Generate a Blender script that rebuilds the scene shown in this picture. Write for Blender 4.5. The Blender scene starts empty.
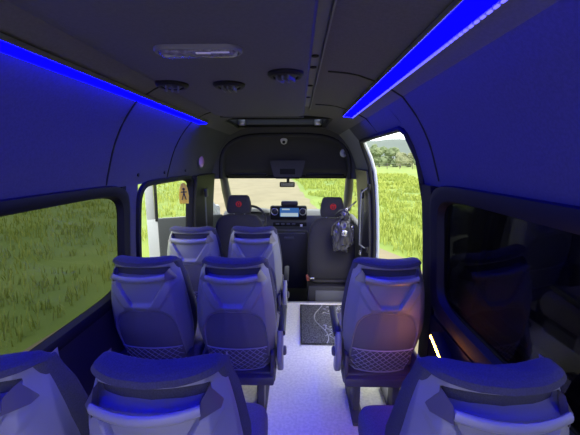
import bpy, bmesh, math, random
from mathutils import Vector, Matrix, noise
random.seed(7)
S = bpy.context.scene
COL = S.collection
pi = math.pi
XC = -0.155                     # centre line of the van

# ------------------------------------------------------------------ materials
def mat(name, col, rough=0.6, metal=0.0, bump=0.0, bscale=200.0, vary=0.0, vscale=20.0, col2=None,
        spec=0.5, coat=0.0):
    m = bpy.data.materials.new(name); m.use_nodes = True
    nt = m.node_tree; b = nt.nodes['Principled BSDF']
    b.inputs['Base Color'].default_value = (*col, 1); b.inputs['Roughness'].default_value = rough
    b.inputs['Metallic'].default_value = metal
    b.inputs['Specular IOR Level'].default_value = spec
    b.inputs['Coat Weight'].default_value = coat
    tc = nt.nodes.new('ShaderNodeTexCoord')
    if vary or col2:
        n = nt.nodes.new('ShaderNodeTexNoise'); n.inputs['Scale'].default_value = vscale
        n.inputs['Detail'].default_value = 5
        nt.links.new(tc.outputs['Object'], n.inputs['Vector'])
        r = nt.nodes.new('ShaderNodeValToRGB')
        c2 = col2 if col2 else tuple(c * (1 - vary) for c in col)
        r.color_ramp.elements[0].position = 0.38; r.color_ramp.elements[1].position = 0.62
        r.color_ramp.elements[0].color = (*c2, 1); r.color_ramp.elements[1].color = (*col, 1)
        nt.links.new(n.outputs['Fac'], r.inputs['Fac'])
        nt.links.new(r.outputs['Color'], b.inputs['Base Color'])
    if bump:
        n = nt.nodes.new('ShaderNodeTexNoise'); n.inputs['Scale'].default_value = bscale
        n.inputs['Detail'].default_value = 3
        nt.links.new(tc.outputs['Object'], n.inputs['Vector'])
        bp = nt.nodes.new('ShaderNodeBump'); bp.inputs['Strength'].default_value = bump
        bp.inputs['Distance'].default_value = 0.004
        nt.links.new(n.outputs['Fac'], bp.inputs['Height'])
        nt.links.new(bp.outputs['Normal'], b.inputs['Normal'])
    return m

def emit(name, col, st):
    m = bpy.data.materials.new(name); m.use_nodes = True
    nt = m.node_tree; nt.nodes.clear()
    o = nt.nodes.new('ShaderNodeOutputMaterial'); e = nt.nodes.new('ShaderNodeEmission')
    e.inputs['Color'].default_value = (*col, 1); e.inputs['Strength'].default_value = st
    nt.links.new(e.outputs[0], o.inputs['Surface'])
    return m

def glass(name, tint=(1, 1, 1), refl=0.05):
    m = bpy.data.materials.new(name); m.use_nodes = True
    nt = m.node_tree; nt.nodes.clear()
    o = nt.nodes.new('ShaderNodeOutputMaterial'); t = nt.nodes.new('ShaderNodeBsdfTransparent')
    g = nt.nodes.new('ShaderNodeBsdfGlossy'); x = nt.nodes.new('ShaderNodeMixShader')
    t.inputs['Color'].default_value = (*tint, 1); g.inputs['Roughness'].default_value = 0.03
    x.inputs[0].default_value = refl
    nt.links.new(t.outputs[0], x.inputs[1]); nt.links.new(g.outputs[0], x.inputs[2])
    nt.links.new(x.outputs[0], o.inputs['Surface'])
    return m

M = dict(
    lining=mat('grey woven lining', (0.075, 0.072, 0.080), 0.9, bump=0.25, bscale=500, vary=0.15, vscale=120),
    ceil=mat('ceiling lining', (0.125, 0.120, 0.122), 0.9, bump=0.25, bscale=500, vary=0.12, vscale=120),
    greyliner=mat('light grey pillar lining', (0.26, 0.25, 0.24), 0.9),
    duct=mat('duct lining', (0.100, 0.098, 0.102), 0.85, bump=0.2, bscale=400, vary=0.1, vscale=90),
    darkliner=mat('cab headliner', (0.05, 0.048, 0.05), 0.9, bump=0.2, bscale=300),
    darkplastic=mat('dark plastic', (0.022, 0.022, 0.025), 0.45, bump=0.1, bscale=600),
    blackplastic=mat('black plastic', (0.010, 0.010, 0.011), 0.55, spec=0.2),
    midplastic=mat('grey plastic', (0.10, 0.105, 0.115), 0.5, bump=0.1, bscale=500),
    doortrim=mat('door trim', (0.026, 0.032, 0.034), 0.6),
    shell=mat('seat shell plastic', (0.20, 0.20, 0.225), 0.42, bump=0.06, bscale=900),
    capplastic=mat('cap plastic', (0.11, 0.10, 0.09), 0.4),
    handle=mat('handle plastic', (0.24, 0.24, 0.265), 0.35),
    fabric=mat('navy seat fabric', (0.055, 0.055, 0.075), 0.95, bump=0.4, bscale=700, vary=0.25, vscale=250),
    cushion=mat('seat cushion fabric', (0.15, 0.135, 0.16), 0.95, bump=0.4, bscale=700, vary=0.25, vscale=250),
    panel=mat('pocket panel fabric', (0.15, 0.145, 0.165), 0.8, bump=0.3, bscale=500),
    net=mat('net cord', (0.36, 0.36, 0.40), 0.8),
    piping=mat('seam thread', (0.16, 0.15, 0.17), 0.8),
    frame=mat('seat frame', (0.07, 0.065, 0.08), 0.5),
    cabfabric=mat('black cab seat fabric', (0.045, 0.043, 0.043), 0.95, bump=0.4, bscale=500, vary=0.2, vscale=200),
    carpet=mat('pale carpet floor', (0.94, 0.92, 0.76), 0.95, bump=0.5, bscale=300, col2=(0.80, 0.78, 0.64), vscale=55),
    mat_=mat('charcoal mat pile', (0.17, 0.17, 0.17), 0.95, bump=0.8, bscale=260, col2=(0.03, 0.03, 0.032), vscale=110),
    matline=mat('pale mat print', (0.36, 0.36, 0.37), 0.9),
    red=mat('red embroidery', (0.75, 0.03, 0.02), 0.7),
    white=mat('white body paint', (0.40, 0.43, 0.43), 0.3, coat=0.4),
    whiteplastic=mat('white plastic', (0.85, 0.85, 0.83), 0.4),
    chrome=mat('brushed metal', (0.62, 0.62, 0.64), 0.3, metal=1.0),
    rail=mat('dark rail', (0.15, 0.15, 0.16), 0.5),
    alu=mat('aluminium rail', (0.42, 0.42, 0.45), 0.4, metal=0.8),
    bag=mat('shiny black film', (0.045, 0.045, 0.050), 0.22, spec=0.8, coat=0.5),
    silver=mat('silver buckle metal', (0.75, 0.75, 0.77), 0.25, metal=0.9),
    yellow=mat('yellow plastic tag', (0.95, 0.62, 0.04), 0.5),
    dkbrown=mat('dark print', (0.05, 0.03, 0.01), 0.6),
    buckle=mat('orange red buckle', (0.28, 0.07, 0.045), 0.5),
    brown=mat('brown fabric', (0.16, 0.085, 0.055), 0.9, bump=0.3),
    gravel=mat('pale gravel', (0.225, 0.190, 0.110), 0.95, bump=0.6, bscale=8, col2=(0.19, 0.16, 0.09), vscale=0.8),
    grass=mat('meadow ground', (0.190, 0.255, 0.035), 0.95, col2=(0.145, 0.215, 0.028), vscale=0.45),
    blade=mat('grass blades', (0.320, 0.370, 0.060), 0.8, col2=(0.265, 0.330, 0.050), vscale=0.9),
    leaf=mat('hazy tree leaves', (0.170, 0.205, 0.100), 0.95, col2=(0.110, 0.150, 0.070), vscale=0.7),
    leaf2=mat('olive tree leaves', (0.200, 0.215, 0.110), 0.95, col2=(0.140, 0.160, 0.080), vscale=0.7),
    bark=mat('tree bark', (0.12, 0.10, 0.08), 0.95),
    hill=mat('distant wooded hill', (0.115, 0.145, 0.120), 1.0, col2=(0.095, 0.120, 0.105), vscale=0.03),
    led=emit('blue led diffuser', (0.00006, 0.00003, 1.0), 54.0),
    tape=emit('led tape', (0.10, 0.09, 1.0), 3.0),
    amber=emit('amber lamp glow', (1.0, 0.36, 0.03), 130.0),
    screen=emit('screen blue', (0.06, 0.20, 0.60), 0.6),
    screenlight=emit('screen pale', (0.55, 0.70, 0.80), 0.7),
    lens=mat('ribbed lamp lens', (0.22, 0.21, 0.23), 0.15, bump=0.6, bscale=160, col2=(0.10, 0.09, 0.11), vscale=90, coat=0.6),
    mauve=mat('mauve lamp lens', (0.62, 0.32, 0.62), 0.25, coat=0.5),
    clear=glass('clear glass'),
    windshieldglass=glass('windshield glass', (0.94, 0.98, 0.94), 0.05),
    lidglass=glass('smoked hatch glass', (0.22, 0.24, 0.30)),
    tintglass=glass('tinted glass', (0.16, 0.17, 0.19), 0.06),
)

# ------------------------------------------------------------------ mesh helpers
def BM(): return bmesh.new()

def obj(name, bm, m, parent=None, smooth=True, angle=40):
    bmesh.ops.recalc_face_normals(bm, faces=bm.faces[:])
    me = bpy.data.meshes.new(name); bm.to_mesh(me); bm.free()
    me.materials.append(M[m] if isinstance(m, str) else m)
    if smooth:
        me.polygons.foreach_set('use_smooth', [True] * len(me.polygons))
        me.set_sharp_from_angle(angle=math.radians(angle))
    o = bpy.data.objects.new(name, me); COL.objects.link(o)
    if parent: o.parent = parent
    return o

def struct(name, bm, m, parent=None, **k):
    o = obj(name, bm, m, parent, **k); o['kind'] = 'structure'; return o

def tag(o, label, cat, group=None):
    o['label'] = label; o['category'] = cat
    if group: o['group'] = group
    return o

def thing(name, label, cat, loc=(0, 0, 0), rotz=0, group=None):
    o = bpy.data.objects.new(name, None); COL.objects.link(o)
    o.empty_display_size = 0.05
    o.location = loc; o.rotation_euler = (0, 0, rotz)
    return tag(o, label, cat, group)

def box(bm, c, s, bev=0.0, rot=None, seg=2):
    r = bmesh.ops.create_cube(bm, size=1.0)
    vs = r['verts']
    bmesh.ops.scale(bm, vec=s, verts=vs)
    if bev:
        es = list({e for v in vs for e in v.link_edges})
        q = bmesh.ops.bevel(bm, geom=es, offset=bev, segments=seg, profile=0.5, affect='EDGES')
        vs = list({v for f in q['faces'] for v in f.verts} | {v for v in vs if v.is_valid})
    if rot is not None: bmesh.ops.rotate(bm, cent=(0, 0, 0), matrix=rot, verts=vs)
    bmesh.ops.translate(bm, vec=c, verts=vs)
    return bm

def rot(ax, deg): return Matrix.Rotation(math.radians(deg), 3, ax)

def loft(bm, secs, closed=True, cap=True):
    rows = [[bm.verts.new(p) for p in s] for s in secs]
    n = len(rows[0])
    for a, b in zip(rows, rows[1:]):
        for i in range(n if closed else n - 1):
            j = (i + 1) % n
            try: bm.faces.new((a[i], a[j], b[j], b[i]))
            except ValueError: pass
    if cap and closed:
        bm.faces.new(rows[0][::-1]); bm.faces.new(rows[-1])
    return rows

def tube(bm, pts, r, n=8, flat=None, closed=False):
    pts = [Vector(p) for p in pts]; secs = []
    N = len(pts); prev = None
    for i, p in enumerate(pts):
        if closed: t = pts[(i + 1) % N] - pts[i - 1]
        else: t = pts[min(i + 1, N - 1)] - pts[max(i - 1, 0)]
        t.normalize()
        if prev is None:
            up = Vector((0, 0, 1)) if abs(t.z) < 0.9 else Vector((0, 1, 0))
            a = t.cross(up).normalized()
        else:
            a = (prev - t * prev.dot(t)).normalized()
        prev = a; b = a.cross(t)
        rr = r[i] if isinstance(r, (list, tuple)) else r
        f = flat or 1.0
        secs.append([p + a * math.cos(2 * pi * k / n) * rr * f + b * math.sin(2 * pi * k / n) * rr for k in range(n)])
    if closed:
        secs.append(secs[0]); loft(bm, secs, cap=False)
        bmesh.ops.remove_doubles(bm, verts=bm.verts[:], dist=1e-6)
    else: loft(bm, secs)
    return bm

def se(a, p): return math.copysign(abs(a) ** p, a)

def ring_xy(cx, cy, z, hx, hy, n=28, e=0.5):
    return [(cx + hx * se(math.cos(2 * pi * k / n), e), cy + hy * se(math.sin(2 * pi * k / n), e), z) for k in range(n)]

def lathe(bm, prof, n=24, mtx=None):
    """prof: list of (radius, height) revolved about z, then placed with mtx (4x4)"""
    secs = [[(r * math.cos(2 * pi * k / n), r * math.sin(2 * pi * k / n), h) for k in range(n)] for r, h in prof]
    rows = loft(bm, secs)
    if mtx is not None:
        bmesh.ops.transform(bm, matrix=mtx, verts=[v for r in rows for v in r])
    return bm

def interp(tab, x):
    if x <= tab[0][0]: return tab[0][1:]
    for a, b in zip(tab, tab[1:]):
        if x <= b[0]:
            t = (x - a[0]) / (b[0] - a[0])
            return tuple(p + (q - p) * t for p, q in zip(a[1:], b[1:]))
    return tab[-1][1:]

def smooth_interp(tab, x):
    h = 0.03
    vs = [interp(tab, x + d * h) for d in (-1, -0.5, 0, 0.5, 1)]
    return tuple(sum(c) / 5 for c in zip(*vs))

def sstep(a, b, x):
    t = max(0, min(1, (x - a) / (b - a))); return t * t * (3 - 2 * t)

def dup(root, loc, label, group=None, rotz=None):
    r = root.copy(); COL.objects.link(r); r.location = loc
    if rotz is not None: r.rotation_euler = (0, 0, rotz)
    r['label'] = label
    for ch in list(root.children):
        c = ch.copy(); COL.objects.link(c); c.parent = r
        for g in list(ch.children):
            d = g.copy(); COL.objects.link(d); d.parent = c
    return r

# ------------------------------------------------------------------ van shell
PROF = [(-0.60, 0.86), (0.0, 0.88), (0.45, 0.895), (0.75, 0.895), (1.1, 0.875), (1.42, 0.845), (1.62, 0.775),
        (1.74, 0.705), (1.83, 0.62)]                # z, half width
ROOF = [(0.62, 1.83), (0.52, 1.88), (0.40, 1.912), (0.20, 1.928), (0.0, 1.932)]
def wx(z): return smooth_interp(PROF, z)[0] if z < 1.78 else interp(PROF, z)[0]

def wall_patch(bm, side, y0, y1, z0, z1, t=0.05, inset=0.0):
    ny = max(1, int((y1 - y0) / 0.25)); nz = max(1, int((z1 - z0) / 0.06))
    secs = []
    for i in range(ny + 1):
        y = y0 + (y1 - y0) * i / ny
        ins = [(XC + side * (wx(z0 + (z1 - z0) * k / nz) - inset), y, z0 + (z1 - z0) * k / nz) for k in range(nz + 1)]
        out = [(XC + side * (wx(z0 + (z1 - z0) * k / nz) + t), y, z0 + (z1 - z0) * k / nz) for k in range(nz, -1, -1)]
        secs.append(ins + out)
    loft(bm, secs)

YR = -1.5                                             # open rear doorway
# right wall with the sliding doorway
b = BM()
wall_patch(b, 1, YR, 1.80, -0.3, 0.75)
wall_patch(b, 1, YR, 0.35, 0.75, 1.42)
wall_patch(b, 1, 1.68, 1.80, 0.75, 1.42)
wall_patch(b, 1, YR, 1.80, 1.42, 1.83)
wall_patch(b, 1, 1.80, 3.08, 1.72, 1.83)
struct('wall_right', b, 'lining')
b = BM(); wall_patch(b, -1, YR, 3.08, -0.3, 0.75)
wall_patch(b, -1, YR, 0.55, 0.75, 1.40)
wall_patch(b, -1, 1.88, 2.02, 0.75, 1.40)
wall_patch(b, -1, YR, 3.9, 1.40, 1.83)
struct('wall_left', b, 'lining')
# B pillars (dark) and cab door side above the windows
b = BM(); wall_patch(b, -1, 3.08, 3.74, -0.6, 1.40, inset=0.05); struct('trim_1', b, 'blackplastic')
b = BM(); wall_patch(b, 1, 3.08, 3.66, -0.6, 1.45, inset=0.05); struct('trim_2', b, 'darkplastic')
b = BM(); wall_patch(b, 1, 3.08, 3.9, 1.45, 1.83, inset=0.005); struct('trim_3', b, 'greyliner')
# white painted door jamb of the sliding doorway
b = BM()
tube(b, [(XC + wx(z) + 0.03, 3.065, z) for z in [-0.3 + 2.0 * k / 16 for k in range(17)]], 0.017, 8)
tube(b, [(XC + wx(1.735) + 0.03, 3.07 - 1.25 * k / 6, 1.735) for k in range(7)], 0.010, 8)
struct('trim_4', b, 'white')
# dark rubber door seal around the opening, curved rear edge
b = BM()
pts = [(XC + wx(z) - 0.005, 3.06, z) for z in [0.0, 0.4, 0.8, 1.2, 1.5, 1.66]]
pts += [(XC + wx(1.715) - 0.005, 3.0, 1.712), (XC + wx(1.72) - 0.005, 2.4, 1.718), (XC + wx(1.72) - 0.004, 1.85, 1.718),
        (XC + wx(1.69) - 0.003, 1.808, 1.69)]
pts += [(XC + wx(z) + 0.004, 1.803, z) for z in [1.55, 1.3, 1.0, 0.7, 0.3, 0.0]]
tube(b, pts, 0.017, 8)
struct('trim_5', b, 'blackplastic')
# dark rear post of the sliding doorway below the lining
b = BM(); wall_patch(b, 1, 1.67, 1.80, 0.0, 1.42, inset=0.018); struct('trim_6', b, 'blackplastic')
b = BM(); wall_patch(b, 1, YR, 1.68, 0.0, 0.72, inset=0.015); struct('trim_7', b, 'blackplastic')
b = BM(); wall_patch(b, -1, YR, 3.08, 0.0, 0.74, inset=0.015); struct('trim_8', b, 'darkplastic')

# ceiling with the hatch opening
def roof_sec(y, x0, x1, t=0.05, n=24):
    ins, out = [], []
    for k in range(n + 1):
        x = x0 + (x1 - x0) * k / n
        tab = sorted(ROOF)
        z = smooth_interp([(a, c) for a, c in tab], abs(x))[0] if abs(x) < 0.58 else interp([(a, c) for a, c in tab], abs(x))[0]
        ins.append((XC + x, y, z)); out.append((XC + x, y, z + t))
    return ins + out[::-1]
b = BM()
HX0, HX1, HY0, HY1 = -0.50, 0.42, 2.95, 3.62
loft(b, [roof_sec(YR, -0.62, 0.62), roof_sec(HY0, -0.62, 0.62)])
loft(b, [roof_sec(HY0, -0.62, HX0), roof_sec(HY1, -0.62, HX0)])
loft(b, [roof_sec(HY0, HX1, 0.62), roof_sec(HY1, HX1, 0.62)])
loft(b, [roof_sec(HY1, -0.62, 0.62), roof_sec(3.9, -0.62, 0.62)])
struct('ceiling', b, 'ceil')

# ceiling seams
def seam_pts(y, xa, xb, zend, dy=0.0):
    p = []
    s = 1 if xb > 0 else -1
    for k in range(9):
        x = xa + (s * 0.62 - xa) * k / 8
        z = interp(sorted(ROOF), abs(x))[0]
        p.append((XC + x, y + dy * max(0, abs(x) - 0.35), z - 0.001))
    for k in range(1, 9):
        z = 1.83 - (1.83 - zend) * k / 8
        p.append((XC + s * (wx(z) - 0.001), y + dy * (wx(z) - 0.35), z))
    return p
b = BM()
tube(b, seam_pts(1.47, 0.28, 1, 1.45, 0.25), 0.005, 6)
tube(b, seam_pts(2.30, 0.27, 1, 1.74, 0.1), 0.005, 6)
tube(b, seam_pts(1.55, -0.44, -1, 1.42, 0.25), 0.005, 6)
tube(b, seam_pts(2.42, -0.44, -1, 1.42, 0.1), 0.005, 6)
struct('trim_9', b, 'blackplastic')

# cab roof (dark dome over the windshield)
def dome_sec(y, w, top, e, zb=1.33, dy=0.0, t=0.0):
    return [(XC + (w + t) * se(math.cos(pi * k / 40), e), y + dy * abs(math.cos(pi * k / 40)),
             zb + (top + t - zb) * se(math.sin(pi * k / 40), e)) for k in range(41)]
secs = [dome_sec(3.86, 0.775, 1.855, 0.55), dome_sec(3.93, 0.785, 1.845, 0.56), dome_sec(4.05, 0.80, 1.77, 0.55),
        dome_sec(4.16, 0.82, 1.64, 0.52), dome_sec(4.26, 0.83, 1.50, 0.5), dome_sec(4.36, 0.84, 1.36, 0.5)]
b = BM(); loft(b, secs, closed=False)
o = struct('wall_front', b, 'darkliner')
sm = o.modifiers.new('thick', 'SOLIDIFY'); sm.thickness = 0.04; sm.offset = -1 
# liner between the main ceiling/walls and the cab dome (closes the ring)
b = BM()
def full_sec(y, d=0.0):
    zs = [1.33 + (1.83 - 1.33) * k / 10 for k in range(11)]
    r = [(XC + wx(z) - d, y, z) for z in zs]
    t = [(x, z) for x, z in ROOF]
    r += [(XC + x - d * (x / 0.62), y, z - d) for x, z in t[1:]]
    return r + [(2 * XC - p[0], p[1], p[2]) for p in r[-2::-1]]
ring_a = full_sec(3.80)
ns = len(ring_a)
ring_b = [(XC + 0.775 * se(math.cos(pi * k / (ns - 1)), 0.55), 3.87, 1.33 + 0.525 * se(math.sin(pi * k / (ns - 1)), 0.55)) for k in range(ns)]
ring_a2 = [(p[0], 3.80, p[2]) for p in ring_a]
out = [(XC + (p[0] - XC) * 1.05, 3.86, 1.33 + (p[2] - 1.33) * 1.08) for p in ring_a]
loft(b, [ring_a2, ring_b, out], closed=False)
struct('trim_10', b, 'lining')
b = BM()
tube(b, dome_sec(3.862, 0.772, 1.852, 0.55), 0.008, 6); struct('trim_11', b, 'blackplastic')

# cab: roof above the side windows, lower cab doors, pillars, header
b = BM(); wall_patch(b, -1, 3.88, 4.35, 1.33, 1.72); wall_patch(b, 1, 3.88, 4.35, 1.33, 1.72)
struct('trim_12', b, 'darkliner')
b = BM()
for s in (-1, 1):
    tube(b, [(XC + s * 0.83, 4.30, 1.36), (XC + s * 0.87, 4.62, 1.12), (XC + s * 0.93, 5.12, 0.80)], [0.05, 0.06, 0.065], 10)
struct('trim_13', b, 'darkplastic')
b = BM(); box(b, (XC, 4.36, 1.335), (1.66, 0.10, 0.05), 0.015); struct('trim_14', b, 'blackplastic')
# right cab door (closed)
t = thing('cab_door', 'closed front passenger side door with dark trim, right of the cab', 'door', (XC + 0.91, 3.70, -0.25))
b = BM(); box(b, (0.03, 0.6, 0.475), (0.09, 1.2, 1.05), 0.02); obj('door_panel', b, 'darkplastic', t)
b = BM(); tube(b, [(-0.03, 0.02, 1.02), (-0.03, 0.01, 1.6)], 0.022, 8); tube(b, [(-0.03, 0.01, 1.6), (-0.04, 0.82, 1.6)], 0.022, 8)
obj('window_frame', b, 'blackplastic', t)
b = BM(); box(b, (-0.02, 0.6, 1.3), (0.006, 1.1, 0.6)); obj('glass', b, 'clear', t)
# floor
b = BM(); box(b, (XC, (YR + 3.40) / 2, -0.02), (1.72, 3.40 - YR, 0.04)); struct('floor', b, 'carpet', smooth=False)
b = BM(); box(b, (XC, 4.3, -0.30), (1.76, 1.9, 0.06)); box(b, (XC, 3.405, -0.15), (1.72, 0.02, 0.30)); struct('trim_15', b, 'blackplastic', smooth=False)
b = BM(); box(b, (XC, 3.385, 0.004), (1.70, 0.03, 0.012), 0.004); struct('trim_16', b, 'alu')
# under-body skirt and front body so that the outside is closed
b = BM(); box(b, (XC, (YR + 3.4) / 2, -0.2), (1.70, 3.4 - YR, 0.10)); struct('trim_17', b, 'blackplastic', smooth=False)
b = BM(); box(b, (XC, 5.30, 0.15), (1.90, 0.25, 1.15), 0.08); struct('trim_18', b, 'white')

# windshield
b = BM()
loft(b, [[(XC + 0.80 * x, 4.38 + 0.03 * (1 - x * x), 1.33), (XC + 0.92 * x, 5.12 + 0.12 * (1 - x * x), 0.78)] for x in [-1 + 2 * k / 12 for k in range(13)]], closed=False)
struct('window_1', b, 'windshieldglass')

# side windows: rounded frame + pane
def window(name, side, y0, y1, z0, z1, m, frame_m='blackplastic', w=0.035):
    def pt(u, v, k, push):
        yc, zc = (y0 + y1) / 2, (z0 + z1) / 2
        z = zc + v * ((z1 - z0) / 2 + k); y = yc + u * ((y1 - y0) / 2 + k)
        return (XC + side * (wx(z) + push), y, z)
    n = 64
    b = BM(); rows = []
    for (k, push) in ((0.02, 0.0), (0.015, -0.018), (-0.01, -0.022), (-w, -0.008), (-w - 0.01, 0.03)):
        rows.append([pt(se(math.cos(2 * pi * i / n), 0.28), se(math.sin(2 * pi * i / n), 0.28), k, push) for i in range(n)])
    loft(b, rows, cap=False)
    f = struct(name, b, frame_m)
    b = BM(); secs = []
    for i in range(9):
        z = z0 + (z1 - z0) * i / 8
        secs.append([(XC + side * (wx(z) + 0.025), y0, z), (XC + side * (wx(z) + 0.025), y1, z)])
    loft(b, secs, closed=False)
    struct('window_pane', b, m, f)
    return f
window('window_2', -1, 2.02, 3.08, 0.75, 1.40, 'clear', w=0.018)
window('window_3', -1, 0.55, 1.88, 0.75, 1.40, 'tintglass')
window('window_4', 1, 0.35, 1.68, 0.75, 1.42, 'tintglass', w=0.05)

# ------------------------------------------------------------------ open sliding door, outside the right wall
t = thing('sliding_door', 'open sliding side door slid back outside the right wall window', 'door', (XC + 1.0, 0.66, -0.25))
b = BM(); box(b, (0.03, 0.62, 0.48), (0.06, 1.25, 1.0), 0.02); obj('door_panel', b, 'white', t)
b = BM(); box(b, (-0.008, 0.62, 0.54), (0.015, 1.20, 0.92), 0.006); obj('inner_trim', b, 'darkplastic', t)
b = BM()
for a, c in (((0.03, 0.03, 1.3), (0.06, 0.06, 0.7)), ((0.03, 1.21, 1.3), (0.06, 0.06, 0.7)), ((0.03, 0.62, 1.66), (0.06, 1.24, 0.08))):
    box(b, a, c, 0.015)
obj('window_frame', b, 'blackplastic', t)
b = BM(); box(b, (0.02, 0.62, 1.3), (0.006, 1.16, 0.66)); obj('glass', b, mat('privacy glass', (0.012, 0.012, 0.02), 0.1), t)

# ------------------------------------------------------------------ open driver's door, seen through the left window
t = thing('driver_door', 'white driver door standing open outside the left side window', 'door', (-1.06, 4.50, -0.25), math.radians(180 + 25))
t.scale = (0.86, 1, 1)
# local x runs from the hinge to the latch edge, local +y faces the cab interior... the trim is on +y? (set below)
b = BM(); box(b, (0.58, 0, 0.51), (1.12, 0.09, 1.08), 0.025)
box(b, (1.08, 0, 1.34), (0.12, 0.07, 0.66), 0.02)
tube(b, [(1.08, 0, 1.66), (0.45, 0, 1.66), (0.06, 0, 1.05)], 0.035, 8)
obj('door_shell', b, 'white', t)
b = BM(); box(b, (0.50, 0.062, 0.46), (0.98, 0.045, 1.20), 0.02); obj('inner_trim', b, 'doortrim', t)
b = BM(); tube(b, [(1.0, 0.045, 1.02), (0.99, 0.045, 1.62)], 0.022, 8); obj('window_surround', b, 'blackplastic', t)
b = BM(); box(b, (0.50, 0.11, 0.55), (0.62, 0.07, 0.07), 0.02, rot('Y', -5)); obj('armrest', b, 'doortrim', t)
b = BM(); box(b, (0.48, 0.095, 0.22), (0.60, 0.05, 0.16), 0.02); obj('door_pocket', b, 'darkplastic', t)
b = BM(); loft(b, [[(0.12, 0, 1.04), (1.04, 0, 1.04)], [(0.46, 0, 1.64), (1.04, 0, 1.64)]], closed=False); obj('glass', b, 'clear', t)
b = BM(); lathe(b, [(0.014, 0), (0.014, 0.02), (0.006, 0.022)], 12, Matrix.Translation((1.06, 0.045, 0.40)) @ Matrix.Rotation(-pi / 2, 4, 'X')); obj('latch', b, 'blackplastic', t)
mr = obj('wing_mirror', (lambda b: (box(b, (0.10, -0.16, 1.02), (0.20, 0.10, 0.30), 0.04), b)[1])(BM()), 'white', t)
b = BM(); box(b, (0.10, -0.105, 1.02), (0.16, 0.012, 0.24), 0.005); obj('mirror_glass', b, 'chrome', mr)
b = BM(); box(b, (0.10, -0.06, 0.95), (0.05, 0.14, 0.04), 0.01); obj('mirror_arm', b, 'blackplastic', t)

# ------------------------------------------------------------------ passenger seats
SH_W = [(0.315, 0.175), (0.40, 0.200), (0.50, 0.214), (0.62, 0.226), (0.75, 0.218), (0.85, 0.206), (0.93, 0.192), (1.012, 0.172)]
SH_Y = [(0.33, 0.135), (0.45, 0.085), (0.60, 0.035), (0.75, 0.006), (0.85, 0.0), (0.93, 0.006), (1.0, 0.022)]
def sh_y(x, z):
    w = smooth_interp(SH_W, z)[0]; u = x / w
    return smooth_interp(SH_Y, z)[0] + 0.050 * max(0.0, (abs(u) - 0.77) / 0.23) ** 1.25 + 0.045 * u * u
def panel_in(x, z, g=0.0):
    a = abs(x) / (0.176 + g); c = (z - 0.46) / (0.292 + g)
    if c < 0: c *= 0.5
    return (a ** 3.6 + abs(c) ** 3.6) ** (1 / 3.6)
def build_shell():
    b = BM(); nz, nu = 110, 96; rows = []
    for i in range(nz + 1):
        z = 0.318 + (1.012 - 0.318) * i / nz
        w = smooth_interp(SH_W, z)[0]; row = []
        for j in range(nu + 1):
            x = w * (-1 + 2 * j / nu)
            y = sh_y(x, z)
            y += 0.026 * (1 - sstep(0.93, 1.03, panel_in(x, z)))          # sunk lower panel
            hw = 0.055 + (z - 0.795) * 0.62
            v = sstep(0.775, 0.80, z) * (1 - sstep(0.90, 0.925, z)) * (1 - sstep(hw - 0.003, hw + 0.004, abs(x)))
            y += 0.020 * v                                                 # scooped facet under the handle
            hw2 = 0.150 + (z - 0.90) * 0.0
            l = hw + 0.055
            y -= 0.009 * sstep(0.755, 0.78, z) * (1 - sstep(0.90, 0.92, z)) * (1 - sstep(l - 0.002, l + 0.012, abs(x)))
            y += 0.045 * sstep(0.938, 0.952, z) * (1 - sstep(0.980, 0.990, z)) * (1 - sstep(0.138, 0.152, abs(x)))
            row.append((x, y, z))
        e0, e1 = row[0], row[-1]
        rows.append([(e0[0] * 0.97, e0[1] + 0.05, z)] + row + [(e1[0] * 0.97, e1[1] + 0.05, z)])
    loft(b, rows, closed=False)
    return b
def build_panel():
    b = BM(); rows = []
    for i in range(31):
        z = 0.328 + (0.748 - 0.328) * i / 30
        row = []
        lim = 0.172
        c = (z - 0.46) / 0.290
        if c > 0: lim = 0.172 * max(0.02, 1 - abs(c) ** 3.6) ** (1 / 3.6)
        lim = min(lim, smooth_interp(SH_W, z)[0] - 0.03)
        for j in range(33):
            x = lim * (-1 + 2 * j / 32)
            lobe = 0.007 * math.exp(-((abs(x) - 0.045 - 0.10 * (0.74 - z)) / 0.016) ** 2) * sstep(0.42, 0.6, z)
            row.append((x, sh_y(x, z) + 0.019 - 0.35 * lobe - 0.004, z))
        rows.append(row)
    loft(b, rows, closed=False)
    return b
def build_net():
    b = BM()
    def P(x, z): return (x, sh_y(x, z) + 0.004 - 0.006 * math.sin((z - 0.328) / 0.17 * pi), z)
    W, z0, z1 = 0.172, 0.328, 0.498
    n = 9
    for s in (-1, 1):
        for k in range(-4, n + 4):
            pts = []
            for q in range(9):
                z = z0 + (z1 - z0) * q / 8
                x = -W + 2 * W * (k + s * (q / 8 - 0.5) * 4.4 + 0.5) / n
                if -W <= x <= W: pts.append(P(x, z))
            if len(pts) > 1: tube(b, pts, 0.0020, 4)
    for z in (z0, z1):
        tube(b, [P(-W + 2 * W * k / 12, z) for k in range(13)], 0.004, 6)
    return b
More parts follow.
